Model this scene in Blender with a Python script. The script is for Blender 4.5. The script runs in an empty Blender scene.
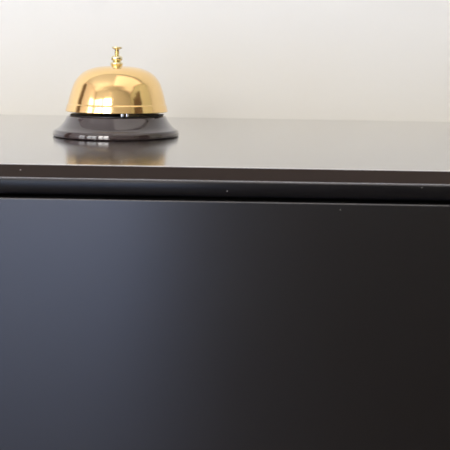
import bpy, bmesh, math, random
from mathutils import Vector, Matrix
C = bpy.context.scene.collection
PI = math.pi
T = 0.90            # height of the cabinet top
FY = 0.276          # front edge of the top, in front of the camera
WY = 0.652          # back wall

# ------------------------------------------------------------ materials
def mat(name, col, rough=.5, metal=0.0, ior=1.5, noise=None, bump=None, coat=None, rvar=None, spec=.5):
    m = bpy.data.materials.new(name); m.use_nodes = True
    nt = m.node_tree; b = nt.nodes['Principled BSDF']
    b.inputs['Base Color'].default_value = (*col, 1)
    b.inputs['Roughness'].default_value = rough
    b.inputs['Metallic'].default_value = metal
    b.inputs['IOR'].default_value = ior
    b.inputs['Specular IOR Level'].default_value = spec
    if coat: b.inputs['Coat Weight'].default_value = coat[0]; b.inputs['Coat Roughness'].default_value = coat[1]
    tc = nt.nodes.new('ShaderNodeTexCoord')
    def nz(scale, detail=4, stretch=None):
        n = nt.nodes.new('ShaderNodeTexNoise'); n.inputs['Scale'].default_value = scale
        n.inputs['Detail'].default_value = detail
        if stretch:
            mp = nt.nodes.new('ShaderNodeMapping'); mp.inputs['Scale'].default_value = stretch
            nt.links.new(tc.outputs['Object'], mp.inputs['Vector']); nt.links.new(mp.outputs['Vector'], n.inputs['Vector'])
        else: nt.links.new(tc.outputs['Object'], n.inputs['Vector'])
        return n
    if noise:
        n = nz(noise[0]); mx = nt.nodes.new('ShaderNodeMix'); mx.data_type = 'RGBA'
        mx.inputs['A'].default_value = (*col, 1); mx.inputs['B'].default_value = (*[c*noise[1] for c in col], 1)
        nt.links.new(n.outputs['Fac'], mx.inputs['Factor']); nt.links.new(mx.outputs['Result'], b.inputs['Base Color'])
    if rvar:
        n = nz(rvar[0]); mr = nt.nodes.new('ShaderNodeMapRange')
        mr.inputs['To Min'].default_value = rough-rvar[1]; mr.inputs['To Max'].default_value = rough+rvar[1]
        nt.links.new(n.outputs['Fac'], mr.inputs['Value']); nt.links.new(mr.outputs['Result'], b.inputs['Roughness'])
    if bump:
        n = nz(bump[0]); bp = nt.nodes.new('ShaderNodeBump')
        bp.inputs['Strength'].default_value = bump[1]; bp.inputs['Distance'].default_value = bump[2]
        nt.links.new(n.outputs['Fac'], bp.inputs['Height']); nt.links.new(bp.outputs['Normal'], b.inputs['Normal'])
    return m
M = {
 'wall':  mat('cream wall paint', (.778,.762,.715), .8, noise=(3,.985), bump=(260,.12,.0008)),
 'green': mat('pale green paint', (.74,.75,.62), .85, noise=(2,.97)),
 'pink': mat('pale rose paint', (.82,.73,.70), .85, noise=(2,.97)),
 'rim_glint':  mat('painted edge highlight', (.62,.59,.57), .35),  # highlight along the top panel's edges, put into a pale colour
 'glint':  mat('worn edge', (.10,.095,.095), .35),  # light caught on rail and door edges, painted as a lighter colour
 'room':  mat('white room paint', (.80,.77,.73), .85, noise=(2,.97)),
 'ceil':  mat('ceiling paint', (.83,.81,.78), .9, noise=(2,.98)),
 'floor': mat('grey floor', (.17,.125,.09), .16, noise=(4,.8)),
 'top':   mat('dark satin lacquer top', (.030,.025,.024), .15, ior=2.0, rvar=(30,.02), coat=(1.0,.13)),
 'edge':  mat('dark brown edge', (.034,.025,.020), .7, spec=.04),
 'rail':  mat('dark rail lacquer', (.006,.0055,.006), .33, spec=.22),
 'door':  mat('dark satin door', (.0036,.0030,.0028), .34, rvar=(14,.03), ior=1.5),
 'carc':  mat('carcass', (.006,.006,.006), .7),
 'gold':  mat('polished brass dome', (.96,.68,.32), .12, 1.0, rvar=(90,.02)),
 'brass': mat('pale brass knob', (.86,.77,.50), .12, 1.0),
 'base':  mat('dark brown base plastic', (.034,.022,.023), .08, coat=(1.0,.05)),
 'steel': mat('steel', (.75,.74,.72), .18, 1.0),
 'black': mat('black steel', (.01,.01,.01), .4),
 'chip':  mat('pale dust', (.55,.5,.48), .8),
 'frame': mat('white window frame', (.75,.74,.72), .5),
 'wood':  mat('brown door wood', (.16,.10,.06), .45, noise=(8,.6)),
}

nt = M['door'].node_tree; tg = nt.nodes.new('ShaderNodeTangent'); tg.direction_type = 'RADIAL'; tg.axis = 'Z'
bs = nt.nodes['Principled BSDF']; nt.links.new(tg.outputs['Tangent'], bs.inputs['Tangent'])
bs.inputs['Anisotropic'].default_value = .6; bs.inputs['Specular Tint'].default_value = (.95,.95,1,1); bs.inputs['Anisotropic Rotation'].default_value = 0.25

# ------------------------------------------------------------ mesh helpers
def obj(name, bm, m, parent=None, smooth=False, bevel=None):
    me = bpy.data.meshes.new(name); bmesh.ops.recalc_face_normals(bm, faces=bm.faces)
    bm.to_mesh(me); bm.free(); o = bpy.data.objects.new(name, me); C.objects.link(o)
    me.materials.append(m)
    if smooth:
        for p in me.polygons: p.use_smooth = True
    if bevel:
        b = o.modifiers.new('bevel', 'BEVEL'); b.width = bevel; b.segments = 4; b.limit_method = 'ANGLE'; b.harden_normals = True
        for p in me.polygons: p.use_smooth = True
    if parent: o.parent = parent
    return o
def box(bm, x0, x1, y0, y1, z0, z1):
    v = [bm.verts.new(p) for p in ((x0,y0,z0),(x1,y0,z0),(x1,y1,z0),(x0,y1,z0),(x0,y0,z1),(x1,y0,z1),(x1,y1,z1),(x0,y1,z1))]
    for f in ((3,2,1,0),(4,5,6,7),(0,1,5,4),(1,2,6,5),(2,3,7,6),(3,0,4,7)): bm.faces.new([v[i] for i in f])
    return bm
def B(*a): return box(bmesh.new(), *a)
def smoothline(pts, n=6):
    out = []
    for i in range(len(pts)-1):
        p0 = pts[max(i-1,0)]; p1 = pts[i]; p2 = pts[i+1]; p3 = pts[min(i+2,len(pts)-1)]
        for k in range(n):
            t = k/n
            out.append(tuple(.5*((2*p1[j])+(-p0[j]+p2[j])*t+(2*p0[j]-5*p1[j]+4*p2[j]-p3[j])*t*t+(-p0[j]+3*p1[j]-3*p2[j]+p3[j])*t**3) for j in (0,1)))
    out.append(pts[-1]); return out
def lathe(prof, seg=128, bm=None):
    """prof: (r, z) in millimetres"""
    bm = bm or bmesh.new(); rings = []
    for r, z in prof:
        if r < 1e-4: rings.append([bm.verts.new((0,0,z/1000))])
        else: rings.append([bm.verts.new((r/1000*math.cos(2*PI*k/seg), r/1000*math.sin(2*PI*k/seg), z/1000)) for k in range(seg)])
    for a, b in zip(rings, rings[1:]):
        for k in range(seg):
            q = (k+1) % seg
            if len(a) == 1 and len(b) == 1: continue
            if len(a) == 1: bm.faces.new((a[0], b[q], b[k]))
            elif len(b) == 1: bm.faces.new((a[k], a[q], b[0]))
            else: bm.faces.new((a[k], a[q], b[q], b[k]))
    return bm
def structure(o): o['kind'] = 'structure'; return o

# ------------------------------------------------------------ the room
X0, X1, Y0, Z1 = -2.3, 1.9, -1.75, 2.5
structure(obj('wall_back', B(X0-.1, X1+.1, WY, WY+.1, 0, Z1), M['wall']))
DW = (-1.30, -.30)
bm = bmesh.new(); box(bm, X1, X1+.1, Y0, DW[0], 0, Z1); box(bm, X1, X1+.1, DW[1], WY, 0, Z1); box(bm, X1, X1+.1, DW[0], DW[1], 2.15, Z1)
structure(obj('wall_right', bm, M['green']))
F1 = (-1.04, -.22, .02, 2.08)      # balcony window behind the viewer
F2 = (-2.20, -1.12, .02, 2.08)
L3 = (-1.60, -.85, 1.0, 2.08)      # in the left wall
bm = bmesh.new()
box(bm, X0-.1, F2[0], Y0-.1, Y0, 0, Z1); box(bm, F2[1], F1[0], Y0-.1, Y0, 0, Z1); box(bm, F1[1], X1+.1, Y0-.1, Y0, 0, Z1)
for f in (F1, F2): box(bm, f[0], f[1], Y0-.1, Y0, 0, f[2]); box(bm, f[0], f[1], Y0-.1, Y0, f[3], Z1)
structure(obj('wall_front', bm, M['room']))
bm = bmesh.new()
box(bm, X0-.1, X0, Y0, L3[0], 0, Z1); box(bm, X0-.1, X0, L3[1], WY, 0, Z1)
box(bm, X0-.1, X0, L3[0], L3[1], 0, L3[2]); box(bm, X0-.1, X0, L3[0], L3[1], L3[3], Z1)
structure(obj('wall_left', bm, M['pink']))
structure(obj('floor', B(X0-.1, X1+.1, Y0-.1, WY+.1, -.1, 0), M['floor']))
structure(obj('ceiling', B(X0-.1, X1+.1, Y0-.1, WY+.1, Z1, Z1+.1), M['ceil']))
def window(name, loc, rz, W, H, transom):
    w = structure(bpy.data.objects.new(name, None)); w.location = loc; w.rotation_euler = (0,0,rz); C.objects.link(w)
    bm = bmesh.new()
    for a in ((0,.05,-.07,-.02,0,H),(W-.05,W,-.07,-.02,0,H),(.05,W-.05,-.07,-.02,0,.06),(.05,W-.05,-.07,-.02,H-.06,H),
              (W/2-.03,W/2+.03,-.07,-.02,.06,H-.06)): box(bm, *a)
    if transom: box(bm, .05, W-.05, -.068, -.018, transom-.06, transom+.06)
    obj('window_frame', bm, M['frame'], w, bevel=.004)
window('window_1', (F1[0], Y0, F1[2]), 0, F1[1]-F1[0], F1[3]-F1[2], .95)
window('window_2', (F2[0], Y0, F2[2]), 0, F2[1]-F2[0], F2[3]-F2[2], .95)
window('window_3', (X0, L3[1], L3[2]), -PI/2, L3[1]-L3[0], L3[3]-L3[2], 0)
d = structure(obj('door_1', B(X1+.02, X1+.06, DW[0], DW[1], 0, 2.15), M['wood']))
bm = bmesh.new(); bmesh.ops.create_uvsphere(bm, u_segments=24, v_segments=12, radius=.028, matrix=Matrix.Translation((X1-.02, DW[0]+.08, 1.0)))
bmesh.ops.create_cone(bm, segments=20, radius1=.01, radius2=.01, depth=.06, cap_ends=True, matrix=Matrix.Translation((X1+.0, DW[0]+.08, 1.0)) @ Matrix.Rotation(PI/2,4,'Y'))
obj('door_knob', bm, M['steel'], d, smooth=True)
structure(obj('trim_1', B(X0, X0+.03, .12, .50, 0, 2.1), M['wood']))

# ------------------------------------------------------------ the cabinet
cx0, cx1 = -.46, .44
cab = bpy.data.objects.new('cabinet', None); cab.location = (0, FY, 0); C.objects.link(cab)
cab['label'] = 'low dark brown cabinet with glossy top and flat satin door against cream wall'; cab['category'] = 'cabinet'
D = WY-FY-.001
t1 = .0064; t2 = .0074; gap = .0014
top = obj('top_panel', B(cx0, cx1, 0, D, T-t1, T), M['top'], cab, bevel=.0005)
top.data.materials.append(M['edge'])
for p in top.data.polygons:
    if abs(p.normal.z) < .5: p.material_index = 1
prof = [(.018,T-t1),(-.0004,T-t1),(-.0008,T-t1-.0001),(-.0011,T-t1-.0003),(-.0012,T-t1-.0006),(-.0012,T-t1-.0018),(-.0011,T-t1-.0030),
        (-.0008,T-t1-.0044),(-.0002,T-t1-.0058),(.0006,T-t1-.0068),(.0016,T-t1-t2),(.018,T-t1-t2)]
bm = bmesh.new(); L = [bm.verts.new((cx0,y,z)) for y,z in prof]; R = [bm.verts.new((cx1,y,z)) for y,z in prof]
for k in range(len(prof)): q = (k+1) % len(prof); bm.faces.new((L[k],L[q],R[q],R[k]))
bm.faces.new(L); bm.faces.new(R[::-1])
rail = obj('rail', bm, M['rail'], cab); rail.data.materials.append(M['glint'])
for p in rail.data.polygons:
    p.use_smooth = abs(p.normal.x) < .5 and p.center.y < .004
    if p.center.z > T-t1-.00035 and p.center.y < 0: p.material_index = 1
top.data.materials.append(M['rim_glint']); top.modifiers[0].material = 2; top.modifiers[0].width = .0003
zd = T-t1-t2-gap
door = obj('door', B(cx0, cx1, -.0012, .0175, .10, zd), M['door'], cab, bevel=.0004)
door.data.materials.append(M['glint']); door.modifiers[0].material = 1
for nm, a in (('side_panel', (cx0, cx0+.018, .0185, D, .06, T-t1)), ('side_panel', (cx1-.018, cx1, .0185, D, .06, T-t1)),
              ('back_panel', (cx0+.018, cx1-.018, D-.01, D, .06, T-t1)), ('bottom_panel', (cx0+.018, cx1-.018, .0185, D-.01, .06, .078)),
              ('plinth', (cx0+.02, cx1-.02, .03, D-.02, 0, .06))):
    obj(nm, B(*a), M['carc'], cab)
def at(px, py, dist):   # a point of the place seen at a given distance
    return (px-225)/618*dist, T+.038-(py-82-(px-225)*.0148)/618*dist
for px, py, par in ((22,170.2,top), (229,190.7,rail), (423,186.8,rail), (342,209,door)):
    x, z = at(px, py, FY)
    yy = 0 if par is top else -.0012
    bm = bmesh.new(); bmesh.ops.create_icosphere(bm, subdivisions=1, radius=.00022, matrix=Matrix.Translation((x, yy, z)) @ Matrix.Diagonal((1.3,.4,.9,1)))
    s = obj('dust_speck', bm, M['chip'], par, smooth=True); s['label'] = 'tiny pale dust speck'

# ------------------------------------------------------------ the bell
bell = bpy.data.objects.new('call_bell', None); bell.location = (-.0741, .427, T); bell.scale = (1.008,)*3; C.objects.link(bell)
bell['label'] = 'gold domed service call bell on a dark round base, standing on the cabinet'; bell['category'] = 'bell'
base = [(0,.6),(38,.6),(39.5,0),(41.6,0),(42.4,.5),(42.6,.9),(42.3,2.6),(42.0,4.1),(41.5,4.6),(40.3,5.1)]
base += smoothline([(40.3,5.1),(38.4,6.5),(36.6,8.4),(35.0,10.6),(33.9,12.6)], 6)[1:]
base += [(33.6,13.2),(33.0,13.7),(32.2,13.8),(31.9,13.5),(31.8,12.8),(0,12.8)]
obj('base', lathe(base), M['base'], bell, smooth=True)
outer = smoothline([(34.5,16.6),(34.3,17.6),(33.85,19.6),(33.5,21.0),(33.2,21.3),(33.0,21.6)], 4)[:-1] + \
        smoothline([(33.0,21.6),(32.8,22.6),(32.3,25.2),(31.5,28.2),(30.35,32.0),(28.7,36.3),(25.9,40.3),(22.0,43.5),(16.5,45.9),(10,47.1),(4,47.4),(0,47.45)], 8)
inner = [(max(r-.9,0), z-.9 if z > 30 else z-.9*(z-16.4)/14) for r, z in reversed(outer)]
inner[-1] = (33.5, 16.5)
dome = lathe(outer[::-1]+[(33.9,16.35)]+inner[::-1])
obj('dome', dome, M['gold'], bell, smooth=True)
nut = smoothline([(2.2,46.6),(2.9,46.9),(4.1,48.2),(4.3,49.2),(3.2,50.3),(2.1,50.8)],5)
nut = [(0,46.6)]+nut+smoothline([(2.1,50.8),(3.3,51.2),(3.9,52.2),(3.8,53.4),(2.8,54.4),(1.5,54.9)],5)[1:]+[(0,54.9)]
obj('finial_nut', lathe(nut, 48), M['brass'], bell, smooth=True).location.x = -.0009
obj('plunger', lathe([(0,54.5),(1.5,54.5),(1.5,58.5),(1.8,59.0),(3.2,59.4),(3.65,59.7),(3.65,60.1),(3.2,60.5),(1.6,60.8),(0,60.9)], 48), M['brass'], bell, smooth=True).location.x = -.0009
obj('plate', lathe([(0,12.8),(31.3,12.8),(31.3,14.2),(30.9,14.5),(0,14.5)]), M['black'], bell, smooth=False)
# striker mechanism glimpsed in the slot between dome and base
bm = lathe([(0,14.5),(3.2,14.5),(3.2,16),(2.0,16.5),(2.0,47),(0,47)], 32)
obj('post', bm, M['steel'], bell, smooth=True)
bm = bmesh.new()
box(bm, -.0295, .0352, -.0030, .0030, .0149, .0157)
obj('clapper_arm', bm, M['black'], bell, bevel=.0003).rotation_euler = (0, 0, math.radians(-25))
for dx, dy in ((.0080,-.0285), (.0112,-.0275)):
    bm = bmesh.new(); bmesh.ops.create_cone(bm, segments=20, radius1=.0009, radius2=.0009, depth=.0034, cap_ends=True, matrix=Matrix.Translation((dx,dy,.0149)))
    obj('rivet', bm, M['steel'], bell, smooth=False)

# ------------------------------------------------------------ light
def area(name, loc, rot, sx, sy, e, col):
    l = bpy.data.lights.new(name, 'AREA'); l.shape = 'RECTANGLE'; l.size = sx; l.size_y = sy; l.energy = e; l.color = col
    o = bpy.data.objects.new(name, l); o.location = loc; o.rotation_euler = rot; C.objects.link(o); return o
def pane(name, f, z0, z1, e, col):
    w, h = f[1]-f[0], z1-z0
    area(name, ((f[0]+f[1])/2, Y0-.085, (z0+z1)/2), (PI/2,0,0), w, h, e*w*h, col)
pane('sky_upper_pane', F1, 1.05, 2.08, 36, (1,.95,.89))
pane('sky_lower_pane', F1, .02, 1.05, 20, (.48,.62,1.0))
pane('sky_upper_pane', F2, 1.05, 2.08, 18, (1,.97,.93))
pane('sky_lower_pane', F2, .02, 1.05, 22, (.50,.66,1.0))
area('sky_side_pane', (X0-.085, (L3[0]+L3[1])/2, (L3[2]+L3[3])/2), (PI/2,0,-PI/2), .75, 1.08, 11, (1,.97,.96))
area('added_ceiling_fill', (.85, -.55, Z1-.03), (0,0,0), 1.9, 1.9, 9, (1.0,.93,.86))  # unseen fill added on the right to even out the wall
wd = bpy.data.worlds.new('world'); bpy.context.scene.world = wd; wd.use_nodes = True
wd.node_tree.nodes['Background'].inputs['Color'].default_value = (.85,.92,1,1)
wd.node_tree.nodes['Background'].inputs['Strength'].default_value = 1.0

# ------------------------------------------------------------ camera
cd = bpy.data.cameras.new('camera'); cam = bpy.data.objects.new('camera', cd); C.objects.link(cam)
cd.sensor_width = 36; cd.lens = 36*618/450; cd.clip_start = .01
cd.shift_y = -143/450
cam.matrix_world = Matrix.Translation((0,0,T+.038)) @ Matrix.Rotation(PI/2,4,'X') @ Matrix.Rotation(math.radians(.95),4,'Z')
cd.dof.use_dof = True; cd.dof.focus_distance = .36; cd.dof.aperture_fstop = 20
bpy.context.scene.camera = cam
vs = bpy.context.scene.view_settings; vs.view_transform = 'Standard'; vs.look = 'None'; vs.exposure = .03
